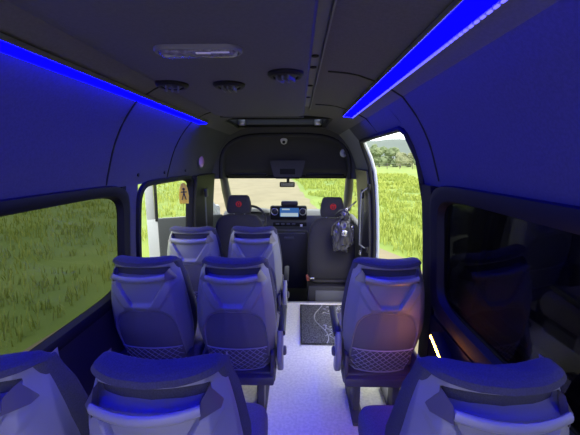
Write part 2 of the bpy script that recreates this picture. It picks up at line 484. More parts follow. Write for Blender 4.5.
def build_backrest():
    tab = [(0.36, 0.15, 0.19, 0.25), (0.42, 0.185, 0.15, 0.275), (0.55, 0.215, 0.10, 0.265), (0.68, 0.222, 0.065, 0.225),
           (0.80, 0.214, 0.05, 0.175), (0.90, 0.202, 0.045, 0.15), (0.965, 0.187, 0.038, 0.13), (1.004, 0.180, 0.038, 0.120),
           (1.013, 0.175, 0.006, 0.112), (1.030, 0.163, 0.010, 0.102), (1.042, 0.138, 0.030, 0.085)]
    b = BM()
    zs = [0.36 + 0.03 * k for k in range(21)] + [0.972, 0.985, 0.998, 1.004, 1.008, 1.013, 1.021, 1.030, 1.037, 1.042]
    secs = []
    for z in zs:
        hw, y0, y1 = interp(tab, z)
        s = ring_xy(0, (y0 + y1) / 2, z, hw, (y1 - y0) / 2, 44, 0.45)
        # shallow dip along the middle of the top roll
        secs.append([(x, y + 0.050 * (x / 0.18) ** 2 * min(1, (zz - 0.36) / 0.3), zz - (0.012 * (1 - (x / 0.18) ** 2) if zz > 1.01 else 0)) for x, y, zz in s])
    loft(b, secs)
    return b
def build_cushion(arm=True):
    b = BM(); secs = []
    for z, d in ((0.335, 0.03), (0.345, 0.008), (0.37, 0.0), (0.42, 0.0), (0.445, 0.008), (0.458, 0.025), (0.462, 0.05)):
        secs.append([(x, y, zz + 0.012 * sstep(0.1, 0.5, y)) for x, y, zz in ring_xy(0, 0.400, z, (0.228 if arm else 0.246) - d, 0.235 - d, 48, 0.26)])
    loft(b, secs)
    return b
def make_seat(aisle, label, arm=True):
    t = thing('passenger_seat', label, 'seat', (0, 0, 0), 0, 'coach seats in rows behind the cab')
    br = obj('backrest', build_backrest(), 'fabric', t)
    sh = obj('back_shell', build_shell(), 'shell', t, angle=60)
    obj('back_panel', build_panel(), 'panel', t, angle=60)
    obj('net_pocket', build_net(), 'net', t)
    b = BM()
    tube(b, [(0.04 * math.cos(2 * pi * k / 28), sh_y(0.04 * math.cos(2 * pi * k / 28), 0.765 + 0.0) - 0.0075, 0.767 + 0.011 * math.sin(2 * pi * k / 28)) for k in range(28)], 0.0016, 5, closed=True)
    obj('oval_emblem', b, 'shell', sh)
    # grab handle
    b = BM(); pts = []
    def hy(x): return 0.045 * (x / 0.185) ** 2
    for k in range(5): pts.append((-0.146 - 0.010 * k / 4, hy(0.15) + 0.020 - 0.030 * k / 4, 1.007 - 0.045 * k / 4))
    for k in range(1, 14):
        x = -0.158 + 0.316 * k / 14
        pts.append((x, hy(x) - 0.018 - 0.004 * (1 - (x / 0.158) ** 2), 0.948 - 0.008 * (1 - (x / 0.158) ** 2)))
    for k in range(5): pts.append((0.156 - 0.010 * k / 4, hy(0.15) - 0.010 + 0.030 * k / 4, 0.962 + 0.045 * k / 4))
    tube(b, [p for p in pts if abs(p[0]) < 0.147 and p[2] < 0.957], 0.0085, 12, flat=None)
    for v in b.verts: v.co.z = 0.942 + (v.co.z - 0.942) * 1.75
    h = obj('grab_handle', b, 'handle', t)
    for s in (-1, 1):
        b = BM()
        def q(x, dy, z): return (s * x, sh_y(min(x, 0.165), z) + dy, z)
        a = [q(0.136, -0.026, 0.966), q(0.134, -0.028, 0.924), q(0.178, -0.012, 0.926), q(0.160, -0.014, 0.958), q(0.146, -0.016, 0.980)]
        c = [(p[0], p[1] + 0.03, p[2]) for p in a]
        loft(b, [a, c]); obj('handle_end_cap', b, 'capplastic', h)
    cu = obj('seat_cushion', build_cushion(arm), 'cushion', t)
    b = BM(); tube(b, [(x, y, 0.4645) for x, y, _ in ring_xy(0, 0.395, 0, 0.185, 0.190, 40, 0.35)], 0.0028, 5, closed=True)
    obj('stitching', b, 'piping', cu)
    b = BM(); box(b, (0, 0.345, 0.286), (0.43, 0.44, 0.075), 0.015); obj('seat_frame', b, 'frame', t)
    b = BM(); box(b, (0, 0.12, 0.283), (0.42, 0.06, 0.055), 0.012)
    for s in (-1, 1): box(b, (s * 0.20, 0.17, 0.37), (0.022, 0.12, 0.15), 0.008)
    obj('recliner_bracket', b, 'frame', t)
    for s in (-1, 1):
        b = BM(); box(b, (s * 0.12, 0.24, 0.13), (0.045, 0.10, 0.25), 0.008)
        box(b, (s * 0.12, 0.26, 0.012), (0.07, 0.34, 0.024), 0.006)
        obj('leg', b, 'frame', t)
    if not arm: return t
    # armrest on the aisle side
    b = BM(); secs = []
    for y, hh, zc in ((0.17, 0.016, 0.545), (0.19, 0.024, 0.548), (0.30, 0.024, 0.560), (0.42, 0.021, 0.575), (0.455, 0.012, 0.580)):
        secs.append([(aisle * 0.252 + 0.022 * se(math.cos(2 * pi * k / 16), 0.6), y, zc + hh * se(math.sin(2 * pi * k / 16), 0.6)) for k in range(16)])
    loft(b, secs); ar = obj('armrest', b, 'darkplastic', t)
    b = BM(); secs = []
    for z, y, d in ((0.30, 0.215, 0.04), (0.36, 0.19, 0.052), (0.42, 0.175, 0.055), (0.50, 0.185, 0.045), (0.56, 0.195, 0.03)):
        secs.append(ring_xy(aisle * 0.243, y, z, 0.020, d, 16, 0.6))
    loft(b, secs); obj('armrest_bracket', b, 'handle', t)
    b = BM(); lathe(b, [(0.028, 0), (0.028, 0.012), (0.02, 0.018)], 16, Matrix.Translation((aisle * 0.262, 0.18, 0.43)) @ Matrix.Rotation(aisle * pi / 2, 4, 'Y'))
    obj('recline_knob', b, 'frame', t)
    return t

s1 = make_seat(1, 'coach seat by the aisle in the left row nearest the camera', arm=False)
s1.location = (-0.372, 0.69, 0)
dup(s1, (-0.870, 0.69, 0), 'coach seat at the left wall in the row nearest the camera')
dup(s1, (-0.832, 1.60, 0), 'coach seat at the left wall in the second row, behind the open door view')
dup(s1, (-0.835, 2.40, 0), 'coach seat at the left wall in the farthest row, below the yellow tag')
s3 = make_seat(1, 'coach seat by the aisle in the second left row, whole back and net visible')
s3.location = (-0.345, 1.60, 0)
dup(s3, (-0.350, 2.42, 0), 'coach seat by the aisle in the farthest left row, right behind the driver')
s2 = make_seat(-1, 'single coach seat on the right beside the open side doorway, amber glow on its back')
s2.location = (0.485, 1.60, 0)
s4 = make_seat(-1, 'single coach seat nearest the camera on the right, lit strongly blue', arm=False)
s4.location = (0.512, 0.69, 0)

# ------------------------------------------------------------------ cab seats
def emblem(bm, r=0.030):
    tube(bm, [(r * math.cos(2 * pi * k / 24), 0, r * math.sin(2 * pi * k / 24)) for k in range(24)], 0.003, 6, closed=True)
    for cx in (-0.011, 0.011):
        tube(bm, [(cx - 0.010, 0, -0.020), (cx - 0.010, 0, 0.004), (cx - 0.006, 0, 0.013), (cx, 0, 0.016), (cx + 0.006, 0, 0.013), (cx + 0.010, 0, 0.004), (cx + 0.010, 0, -0.020)], 0.0042, 6)
def cab_seat(x, y, label, hw, ztop, hx, hz0, hz1):
    t = thing('cab_seat', label, 'seat', (x, y, -0.27), 0, 'front cab seats with red emblems')
    zo = 0.27
    b = BM(); secs = []
    H = ztop + zo
    for f, w, y0, y1 in ((0.0, 0.80, 0.10, 0.20), (0.06, 0.92, 0.075, 0.23), (0.25, 1.0, 0.04, 0.22), (0.5, 1.0, 0.015, 0.19), (0.75, 0.96, 0.0, 0.16), (0.88, 0.86, 0.0, 0.145), (0.95, 0.74, 0.008, 0.135), (0.985, 0.60, 0.02, 0.12), (1.0, 0.42, 0.04, 0.10)):
        z = 0.50 + (H - 0.50) * f
        secs.append(ring_xy(0, (y0 + y1) / 2, z, hw * w, (y1 - y0) / 2, 36, 0.5))
    loft(b, secs); obj('backrest', b, 'cabfabric', t)
    b = BM(); secs = []
    for f, w, d in ((0, 0.86, 0.7), (0.08, 0.96, 0.95), (0.3, 1.0, 1.0), (0.6, 0.94, 1.0), (0.85, 0.84, 0.9), (0.95, 0.76, 0.7), (1.0, 0.66, 0.4)):
        secs.append(ring_xy(0, 0.08 + 0.01 * f, hz0 + zo + (hz1 - hz0) * f, hx * w, 0.05 * d, 32, 0.45))
    loft(b, secs); hd = obj('headrest', b, 'cabfabric', t)
    b = BM(); emblem(b); bmesh.ops.translate(b, vec=(0.005, 0.0275, (hz0 + hz1) / 2 + zo + 0.01), verts=b.verts[:])
    obj('embroidered_emblem', b, 'red', hd)
    for s in (-1, 1):
        b = BM(); tube(b, [(s * 0.06, 0.08, H - 0.06), (s * 0.06, 0.08, hz0 + zo + 0.03)], 0.007, 8); obj('headrest_post', b, 'chrome', t)
    b = BM(); secs = []
    for z, d in ((0.42, 0.03), (0.45, 0.0), (0.54, 0.0), (0.57, 0.04)):
        secs.append(ring_xy(0, 0.40, z, hw * 0.95 - d, 0.28 - d, 36, 0.4))
    loft(b, secs); obj('seat_cushion', b, 'cabfabric', t)
    b = BM(); box(b, (0, 0.33, 0.21), (hw * 1.92, 0.52, 0.42), 0.02); ba = obj('seat_base', b, 'darkplastic', t)
    b = BM(); box(b, (0.03, 0.066, 0.27), (hw * 1.5, 0.012, 0.20), 0.005); obj('base_cover', b, 'midplastic', ba)
    b = BM(); box(b, (-hw * 0.98, 0.12, 0.50), (0.03, 0.05, 0.07), 0.008, rot('Y', -15)); bk = obj('belt_buckle', b, 'buckle', t)
    b = BM(); box(b, (-hw * 0.80, 0.03, 0.53), (0.05, 0.03, 0.02), 0.006); obj('buckle_tongue', b, 'silver', bk)
    return t
cab_seat(-0.665, 3.56, 'black driver seat with red emblem on its headrest, behind the steering wheel', 0.295, 0.945, 0.140, 0.955, 1.160)
cab_seat(0.37, 3.42, 'black front passenger seat with red emblem, shiny black bag hanging on it', 0.262, 0.93, 0.130, 0.945, 1.155)

# shiny black bag on the passenger seat
t = thing('hanging_bag', 'shiny crumpled black bag with silver buckle hanging on the front passenger seat', 'bag', (0.47, 3.352, 0.58))
def lump(b, c, r, seed, amp=0.25, sub=4):
    q = bmesh.ops.create_icosphere(b, subdivisions=sub, radius=1.0)['verts']
    for v in q:
        n = noise.fractal(Vector(v.co) * 2.2 + Vector((seed, 0, 0)), 1.0, 2.0, 3)
        k = 1 + amp * n + 0.10 * abs(math.sin(7 * v.co.x + 3 * v.co.z + seed))
        v.co = Vector((c[0] + v.co.x * r[0] * k, c[1] + v.co.y * r[1] * k, c[2] + v.co.z * r[2] * k))
b = BM(); lump(b, (0, -0.02, 0.20), (0.085, 0.05, 0.17), 1.3); obj('bag_body', b, 'bag', t)
b = BM(); lump(b, (-0.075, -0.02, 0.14), (0.035, 0.035, 0.12), 4.0); obj('side_lobe', b, 'bag', t)
b = BM(); lump(b, (0.085, -0.02, 0.20), (0.035, 0.035, 0.11), 6.0); obj('side_lobe', b, 'bag', t)
b = BM(); lump(b, (0.015, -0.02, 0.40), (0.045, 0.035, 0.055), 9.0); obj('gathered_neck', b, 'bag', t)
b = BM(); box(b, (0.005, -0.088, 0.235), (0.055, 0.014, 0.06), 0.01, rot('Y', 12)); obj('buckle', b, 'silver', t)
b = BM(); lump(b, (0.03, -0.045, 0.475), (0.020, 0.018, 0.022), 2.0, 0.1); obj('ring', b, 'silver', t)
b = BM()
tube(b, [(0.03, -0.04, 0.44), (0.0, -0.03, 0.47), (-0.04, 0.0, 0.45), (-0.08, 0.035, 0.40)], 0.010, 6, flat=0.5)
tube(b, [(0.03, -0.04, 0.46), (0.08, -0.02, 0.51), (0.13, 0.0, 0.55)], 0.008, 6)
tube(b, [(-0.05, -0.05, 0.36), (-0.11, -0.03, 0.30), (-0.12, -0.03, 0.20)], 0.010, 6)
obj('strap', b, 'bag', t)

# ------------------------------------------------------------------ dashboard
t = thing('dashboard', 'dark dashboard below the windshield with screen and round vents', 'dashboard', (XC, 4.2, -0.27))
zo = 0.27
b = BM(); secs = []
for k in range(17):
    x = -0.85 + 1.7 * k / 16
    c = 0.03 * math.exp(-((x + 0.44) / 0.22) ** 4)
    secs.append([(x, 0.12, 0.30 + zo), (x, 0.10, 0.62 + zo), (x, 0.06, 0.72 + zo), (x, 0.10, 0.82 + zo + c), (x, 0.22, 0.855 + zo + c), (x, 0.45, 0.84 + zo), (x, 0.90, 0.79 + zo), (x, 0.90, 0.30 + zo)])
loft(b, secs); obj('dash_top', b, 'midplastic', t, angle=50)
b = BM(); box(b, (0.035, 0.10, 0.36 + zo / 2), (0.52, 0.22, 0.80), 0.03); obj('centre_console', b, 'darkplastic', t)
b = BM(); box(b, (0.033, -0.01, 0.875 + zo), (0.475, 0.07, 0.185), 0.022); su = obj('screen_unit', b, 'blackplastic', t)
b = BM(); box(b, (0.045, -0.048, 0.885 + zo), (0.245, 0.008, 0.115), 0.003); sc = obj('screen', b, 'screen', su)
b = BM(); box(b, (0.045, -0.0535, 0.855 + zo), (0.225, 0.003, 0.045)); box(b, (0.0, -0.0535, 0.925 + zo), (0.10, 0.003, 0.018)); obj('screen_picture', b, 'screenlight', sc, smooth=False)
for x in (-0.145, 0.217):
    b = BM(); tube(b, [(x + 0.042 * math.cos(2 * pi * k / 28), -0.048, 0.893 + zo + 0.042 * math.sin(2 * pi * k / 28)) for k in range(28)], 0.006, 8, closed=True)
    v = obj('air_vent', b, 'chrome', su)
    b = BM(); lathe(b, [(0.03, 0), (0.03, 0.012), (0.012, 0.018)], 18, Matrix.Translation((x, -0.044, 0.893 + zo)) @ Matrix.Rotation(pi / 2, 4, 'X')); obj('vent_core', b, 'darkplastic', v)
b = BM(); box(b, (0.045, 0.04, 0.99 + zo), (0.22, 0.10, 0.07), 0.02); obj('top_tray', b, 'darkplastic', t)
b = BM(); box(b, (0.05, -0.02, 0.725 + zo), (0.44, 0.03, 0.055), 0.008); hv = obj('switch_panel', b, 'blackplastic', t)
for x in (-0.11, -0.04, 0.03, 0.10): 
    b = BM(); box(b, (x, -0.037, 0.730 + zo), (0.045, 0.012, 0.022), 0.004); obj('switch', b, 'midplastic', hv)
b = BM(); box(b, (0.20, -0.038, 0.71 + zo), (0.03, 0.006, 0.032), 0.002); obj('white_label', b, 'whiteplastic', hv)
for z in (0.64, 0.60): 
    b = BM(); box(b, (0.05, -0.012, z + zo), (0.40, 0.02, 0.012), 0.004); obj('trim_line', b, 'midplastic', t)
b = BM(); box(b, (0.04, -0.02, 0.54 + zo), (0.13, 0.04, 0.03), 0.01); obj('gear_knob_shelf', b, 'midplastic', t)
b = BM(); secs = []
for yy, w, h in ((-0.05, 0.20, 0.05), (0.0, 0.22, 0.075), (0.15, 0.22, 0.075), (0.28, 0.19, 0.03)):
    secs.append([(-0.43 + w * se(math.cos(pi * k / 14), 0.6), yy, 0.84 + zo + h * se(math.sin(pi * k / 14), 0.6)) for k in range(15)])
loft(b, secs, closed=False); obj('instrument_cowl', b, 'darkplastic', t)

t = thing('steering_wheel', 'black steering wheel half hidden behind the driver headrest', 'steering wheel', (-0.60, 3.98, 0.80))
RT = Matrix.Rotation(math.radians(62), 3, 'X')
b = BM(); tube(b, [RT @ Vector((0.20 * math.cos(2 * pi * k / 40), 0.20 * math.sin(2 * pi * k / 40), 0)) for k in range(40)], 0.016, 10, closed=True); obj('rim', b, 'darkplastic', t)
b = BM(); lathe(b, [(0.05, -0.02), (0.075, 0.0), (0.07, 0.02), (0.04, 0.028)], 24, RT.to_4x4()); obj('hub', b, 'blackplastic', t)
for a in (0, 180, 270):
    d = Vector((math.cos(math.radians(a)), math.sin(math.radians(a)), 0))
    b = BM(); tube(b, [RT @ (d * 0.06), RT @ (d * 0.195)], [0.022, 0.014], 8); obj('spoke', b, 'midplastic', t)
b = BM(); tube(b, [(0, 0.02, 0), (0, 0.25, -0.11)], 0.035, 12); obj('column', b, 'blackplastic', t)

# rear view mirror, header console, sun visors
t = thing('rear_view_mirror', 'small dark rear view mirror hanging from the windshield top', 'mirror', (-0.145, 4.40, 1.225))
b = BM(); box(b, (0, 0, 0), (0.205, 0.03, 0.07), 0.014); obj('mirror_housing', b, 'blackplastic', t)
b = BM(); box(b, (0, -0.017, 0), (0.17, 0.003, 0.042)); obj('mirror_glass', b, mat('dim mirror', (0.1, 0.1, 0.1), 0.15, metal=0.8), t)
b = BM(); tube(b, [(0.01, 0.01, 0.02), (0.01, 0.03, 0.10)], 0.02, 8); obj('mount', b, 'blackplastic', t)

t = thing('overhead_console', 'dark overhead console in the middle above the windshield', 'console', (-0.13, 4.06, 1.345))
b = BM(); loft(b, [[(-0.17, 0.0, 0.0), (0.17, 0.0, 0.0), (0.17, 0.16, 0.0), (-0.17, 0.16, 0.0)], [(-0.20, -0.01, 0.12), (0.20, -0.01, 0.12), (0.20, 0.16, 0.12), (-0.20, 0.16, 0.12)],
     [(-0.22, 0.02, 0.20), (0.22, 0.02, 0.20), (0.22, 0.14, 0.20), (-0.22, 0.14, 0.20)]]); obj('console_body', b, 'lining', t)
b = BM(); box(b, (0.0, -0.008, 0.065), (0.19, 0.012, 0.07), 0.004); obj('switch_recess', b, 'blackplastic', t)
b = BM(); box(b, (0.0, 0.06, -0.012), (0.30, 0.14, 0.025), 0.01); obj('lower_panel', b, 'blackplastic', t)
for x, lab in ((-0.63, 'folded sun visor above the windshield on the driver side'), (0.33, 'folded sun visor above the windshield on the front passenger side')):
    t = thing('sun_visor', lab, 'sun visor', (x, 4.13, 1.365), 0, 'sun visors above the windshield')
    b = BM(); box(b, (0, 0, 0.0), (0.48, 0.13, 0.025), 0.01); obj('visor_flap', b, 'blackplastic', t)
    b = BM(); tube(b, [(-0.22, 0.05, 0.012), (0.22, 0.05, 0.012)], 0.008, 8); obj('pivot_rod', b, 'midplastic', t)

# security cameras on the cab roof lining
t = thing('dome_camera', 'small white camera on the dark lining above the windshield centre', 'camera', (-0.17, 3.965, 1.775))
b = BM(); lathe(b, [(0.04, 0.035), (0.045, 0.02), (0.042, 0.0)], 20); obj('mount', b, 'whiteplastic', t)
b = BM(); lathe(b, [(0.005, -0.042), (0.025, -0.036), (0.038, -0.015), (0.040, 0.004), (0.03, 0.012)], 20); h = obj('housing', b, 'whiteplastic', t)
b = BM(); lathe(b, [(0.018, 0.0), (0.018, 0.014), (0.008, 0.018)], 16, Matrix.Translation((0, -0.03, -0.014)) @ Matrix.Rotation(pi / 2 + 0.4, 4, 'X')); obj('lens', b, 'blackplastic', h)
t = thing('speaker', 'small round white speaker high on the right side of the cab', 'speaker', (0.535, 3.90, 1.63), math.radians(35))
b = BM(); lathe(b, [(0.045, -0.02), (0.050, 0.0), (0.042, 0.014), (0.02, 0.018)], 24, Matrix.Rotation(pi / 2, 4, 'X')); obj('rim', b, 'whiteplastic', t)
b = BM(); lathe(b, [(0.022, 0.010), (0.022, 0.021), (0.01, 0.023)], 20, Matrix.Rotation(pi / 2, 4, 'X')); obj('grille', b, 'alu', t)

# ------------------------------------------------------------------ overhead duct and its fittings
t = thing('overhead_duct', 'long dark overhead air duct along the middle of the ceiling', 'duct', (-0.28, 0.45, 1.85))
b = BM(); secs = []
for y, d in ((-1.9, 0), (1.90, 0), (1.955, 0.004), (1.975, 0.016)):
    secs.append([(-0.345 + d, y, 0.038), (-0.325 + d, y, 0.03 + d), (-0.29 + d, y, 0.006 + d), (-0.25, y, d), (0.28, y, d), (0.312 - d, y, 0.006 + d), (0.32 - d, y, 0.02 + d), (0.32 - d, y, 0.074)])
loft(b, secs); obj('duct_body', b, 'duct', t, angle=30)
b = BM(); box(b, (0.02, 1.965, 0.004), (0.60, 0.02, 0.012), 0.004); obj('end_trim', b, 'darkplastic', t)
b = BM(); box(b, (-0.10, 1.985, 0.012), (0.20, 0.012, 0.012), 0.003); obj('end_clip', b, 'whiteplastic', t)

t = thing('dome_lamp', 'long rounded ceiling lamp with ribbed clear lens on the duct', 'lamp', (-0.275, 0.955, 1.85))
def slot(b, hx, hy, z0, z1, n=40):
    def r(d, z):
        R = hy - d; L = hx - hy
        return [((L if math.cos(a) >= 0 else -L) + R * math.cos(a), R * math.sin(a), z) for a in [2 * pi * (k + 0.5) / n for k in range(n)]]
    return r
b = BM(); r = slot(b, 0.122, 0.040, 0, 0)
loft(b, [r(0, 0.006), r(0, -0.006), r(0.004, -0.011), r(0.010, -0.011), r(0.012, -0.004)]); obj('lamp_rim', b, 'rail', t)
b = BM(); loft(b, [r(0.011, 0.0), r(0.012, -0.010), r(0.018, -0.017), r(0.026, -0.020)]); obj('lens', b, 'lens', t)
b = BM(); box(b, (0.02, -0.026, -0.0185), (0.04, 0.008, 0.004), 0.001); box(b, (0.065, -0.026, -0.017), (0.05, 0.004, 0.004), 0.001); obj('clip', b, 'whiteplastic', t)

for (x, y, zr, lab) in ((-0.505, 1.365, 20, 'round swivel air nozzle at the left edge of the duct'), (-0.278, 1.375, 0, 'round swivel air nozzle in the middle of the duct, ahead of the lamp'), (-0.045, 1.215, -20, 'round swivel air nozzle at the right edge of the duct')):
    t = thing('air_nozzle', lab, 'air vent', (x, y, 1.85), math.radians(zr), 'swivel air nozzles on the duct')
    b = BM(); lathe(b, [(0.064, 0.006), (0.064, -0.006), (0.056, -0.014), (0.046, -0.014), (0.042, -0.002)], 28); obj('bezel', b, 'blackplastic', t)
    b = BM(); lathe(b, [(0.044, 0.0), (0.042, -0.008), (0.032, -0.014), (0.010, -0.016)], 24); ba = obj('ball', b, 'darkplastic', t)
    for k in (-1, 0, 1):
        b = BM(); box(b, (k * 0.022, 0.0, -0.016), (0.008, 0.064, 0.022), 0.003); obj('fin', b, 'midplastic', ba)

t = thing('ceiling_rail', 'grey channel rail with round fittings along the right side of the duct', 'rail', (0.058, 0.6, 1.905))
b = BM(); 
loft(b, [[(-0.022, y, -0.012), (-0.022, y, 0.02), (0.024, y, 0.02), (0.024, y, -0.018), (0.019, y, -0.018), (0.019, y, 0.004), (-0.017, y, 0.004), (-0.017, y, -0.012)] for y in (-2.0, 1.72)])
obj('channel', b, 'rail', t, smooth=False)
for y in (0.62, 0.76, 1.08, 1.38):
    b = BM(); lathe(b, [(0.013, 0.004), (0.013, -0.004), (0.006, -0.006)], 14, Matrix.Translation((0.0, y, 0.004))); obj('round_fitting', b, 'blackplastic', t)

# roof hatch in the ceiling in front of the duct
t = thing('roof_hatch', 'dark rectangular roof hatch recessed in the ceiling ahead of the duct', 'hatch', (XC - 0.04, 3.285, 1.92))
b = BM()
for a, c in (((0, -0.35, -0.008), (1.0, 0.04, 0.03)), ((0, 0.35, -0.008), (1.0, 0.04, 0.03)), ((-0.475, 0, -0.008), (0.05, 0.70, 0.03)), ((0.475, 0, -0.008), (0.05, 0.70, 0.03))):
    box(b, a, c, 0.008)
obj('hatch_frame', b, 'blackplastic', t)
b = BM()
for a, c in (((0, -0.338, 0.06), (0.95, 0.012, 0.13)), ((0, 0.338, 0.06), (0.95, 0.012, 0.13)), ((-0.465, 0, 0.06), (0.012, 0.68, 0.13)), ((0.465, 0, 0.06), (0.012, 0.68, 0.13))):
    box(b, a, c)
obj('recess_wall', b, 'midplastic', t, smooth=False)
b = BM(); box(b, (0, 0, 0.13), (0.95, 0.70, 0.02)); obj('hatch_lid', b, 'lidglass', t, smooth=False)
for s in (-1, 1):
    b = BM(); box(b, (s * 0.40, 0.27, 0.02), (0.08, 0.07, 0.06), 0.015); obj('lid_strut', b, 'chrome', t)
b = BM(); tube(b, [(-0.34, 0.30, 0.02), (0.34, 0.30, 0.02)], 0.012, 8); obj('cross_bar', b, 'midplastic', t)

# ------------------------------------------------------------------ blue LED strips
def led_strip(side, y0, y1, rx, z, label):
    t = thing('led_strip', label, 'light strip', (XC + side * rx, y0, z), 0, 'blue light strips along the ceiling edges')
    L = y1 - y0; W = 0.032
    n = Vector((-side * 0.13, 0, -1)).normalized()         # faces down, a little inward
    a = Vector((side, 0, -0.13)).normalized() # across, towards the wall
    def sec(y, u0, u1, h0, h1):
        return [Vector((0, y, 0)) + a * u + n * h for u, h in ((u0, h0), (u0, h1), (u1, h1), (u1, h0))]
    b = BM(); loft(b, [sec(0, -W, W, 0.002, 0.010), sec(L - 0.01, -W, W, 0.002, 0.010)]); obj('diffuser', b, 'led', t, smooth=False)
    b = BM()
    for u0, u1, h0, h1 in ((-W - 0.003, 0.046, -0.004, 0.0015), (-W - 0.005, -W - 0.0005, -0.004, 0.0125), (W + 0.0005, 0.046, -0.004, 0.0105)):
        loft(b, [sec(0, u0, u1, h0, h1), sec(L, u0, u1, h0, h1)])
    loft(b, [sec(L - 0.009, -W - 0.005, 0.046, -0.004, 0.0125), sec(L, -W - 0.005, 0.046, -0.004, 0.0125)])
    p = obj('profile', b, 'alu', t, smooth=False)
    b = BM()
    k = 0.012
    while k < L:
        box(b, Vector((0, k, 0)) + a * 0.039 + n * 0.012, (0.006, 0.014, 0.004)); k += 0.025
    o = obj('led_tape', b, 'tape', p, smooth=False)
    return t
led_strip(1, -1.3, 2.52, 0.520, 1.874, 'glowing blue light strip along the ceiling edge on the right')
led_strip(-1, -1.3, 2.66, 0.596, 1.842, 'glowing blue light strip along the ceiling edge on the left')

# ------------------------------------------------------------------ small wall fittings
t = thing('courtesy_lamp', 'small oval mauve lamp on the left wall lining beside the front pillar', 'lamp', (XC - wx(1.54) + 0.004, 3.22, 1.535))
b = BM(); secs = []
for d, k in ((0, 1.0), (0.012, 0.95), (0.02, 0.7)):
    secs.append([(d + 0.0, 0.075 * k * math.cos(2 * pi * q / 24), 0.055 * k * math.sin(2 * pi * q / 24)) for q in range(24)])
loft(b, secs); obj('lens', b, 'mauve', t)
b = BM(); tube(b, [(0.002, 0.08 * math.cos(2 * pi * q / 24), 0.06 * math.sin(2 * pi * q / 24)) for q in range(24)], 0.006, 6, closed=True); obj('rim', b, 'midplastic', t)
for y, in ((2.0,), (2.4,), (2.85,)):
    z = 1.46
    b = BM(); lathe(b, [(0.012, 0), (0.012, 0.006), (0.004, 0.008)], 12, Matrix.Rotation(pi / 2, 4, 'Y'))
    o = obj('lining_clip', b, 'blackplastic'); o.location = (XC - wx(z), y, z)
    tag(o, 'small black push clip along the lower edge of the left wall lining', 'clip', 'clips on the left wall lining')

t = thing('amber_lamp', 'small glowing amber lamp low on the right wall beside the single seats', 'lamp', (0.690, 1.47, 0.655))
b = BM(); box(b, (0.016, 0, 0), (0.07, 0.16, 0.03), 0.006, rot('X', 22)); obj('housing', b, 'blackplastic', t)
b = BM(); tube(b, [(-0.020, 0.060, 0.024), (-0.020, -0.060, -0.024)], 0.005, 8); obj('lens', b, 'amber', t)

t = thing('warning_tag', 'yellow warning tag with dark figure hanging in the left side window', 'tag', (XC - wx(1.25) + 0.075, 2.655, 1.195), math.radians(-58))
t.scale = (1, 0.8, 0.8)
b = BM(); secs = []
n = 20
f = [(-0.045, 0.0), (0.045, 0.0), (0.05, 0.08), (0.04, 0.16), (0.02, 0.205), (0.0, 0.215), (-0.02, 0.205), (-0.04, 0.16), (-0.05, 0.08)]
loft(b, [[(0, y, z) for y, z in f], [(0.006, y, z) for y, z in f]]); obj('tag_plate', b, 'yellow', t)
b = BM(); lathe(b, [(0.013, 0), (0.013, 0.003)], 14, Matrix.Translation((0.006, 0, 0.15)) @ Matrix.Rotation(pi / 2, 4, 'Y'))
box(b, (0.008, 0, 0.11), (0.003, 0.014, 0.05)); box(b, (0.008, 0.012, 0.07), (0.003, 0.010, 0.06), rot=rot('X', 15)); box(b, (0.008, -0.012, 0.07), (0.003, 0.010, 0.06), rot=rot('X', -15)); box(b, (0.008, 0, 0.12), (0.003, 0.06, 0.010))
obj('printed_figure', b, 'dkbrown', t)

def belt(x, y, side, label):
    t = thing('seat_belt', label, 'seat belt', (x, y, 0))
    b = BM(); loft(b, [[(0, 0, z), (0, 0.045, z), (-side * 0.004, 0.045, z), (-side * 0.004, 0, z)] for z in (0.1, 0.6, 1.20)]); obj('webbing', b, 'midplastic', t)
    b = BM(); box(b, (-side * 0.012, 0.022, 1.22), (0.03, 0.07, 0.09), 0.012); obj('upper_anchor', b, 'darkplastic', t)
    b = BM(); box(b, (-side * 0.012, 0.022, 0.62), (0.02, 0.055, 0.04), 0.008); obj('belt_tongue', b, 'silver', t)
belt(XC - 0.800, 3.30, -1, 'grey seat belt on the left front pillar behind the driver seat')
belt(XC + 0.800, 3.20, 1, 'grey seat belt on the right front pillar beside the passenger seat')
t = thing('grab_bar', 'curved grey grab bar on the right front pillar beside the doorway', 'grab bar', (XC + 0.79, 3.05, 0.85))
b = BM(); tube(b, [(0.02, 0.0, 0.45), (-0.045, 0.0, 0.40), (-0.05, 0.0, 0.2), (-0.045, 0, -0.10), (0.03, 0, -0.15)], 0.009, 10); obj('bar', b, 'midplastic', t)
for z in (0.45, -0.15):
    b = BM(); box(b, (0.025, 0, z), (0.03, 0.05, 0.06), 0.008); obj('bar_mount', b, 'blackplastic', t)

# floor mat
t = thing('floor_mat', 'charcoal floor mat with pale wavy line and leaf scrolls beside the doorway', 'mat', (0.31, 2.92, 0.002))
b = BM(); box(b, (0, 0, 0.006), (0.56, 0.76, 0.012), 0.004); obj('mat_pile', b, 'mat_', t)
b = BM()
ed = [(-0.28, -0.38), (0.28, -0.38), (0.28, 0.38), (-0.28, 0.38)]
tube(b, [(x * 0.985, y * 0.985, 0.012) for x, y in ed], 0.006, 6, closed=True); obj('mat_edge', b, 'blackplastic', t)
b = BM()
def wave(q): return (-0.09 + 0.055 * math.sin(q * 2 * pi * 1.05 + 0.6), -0.37 + 0.74 * q, 0.0125)
tube(b, [wave(k / 40) for k in range(41)], 0.0045, 6, flat=1.0)
def scroll(cx, cy, r0, turns, a0, sgn):
    return [(cx + r0 * (1 - k / 26) * math.cos(a0 + sgn * turns * 2 * pi * k / 26), cy + r0 * (1 - k / 26) * math.sin(a0 + sgn * turns * 2 * pi * k / 26), 0.0125) for k in range(24)]
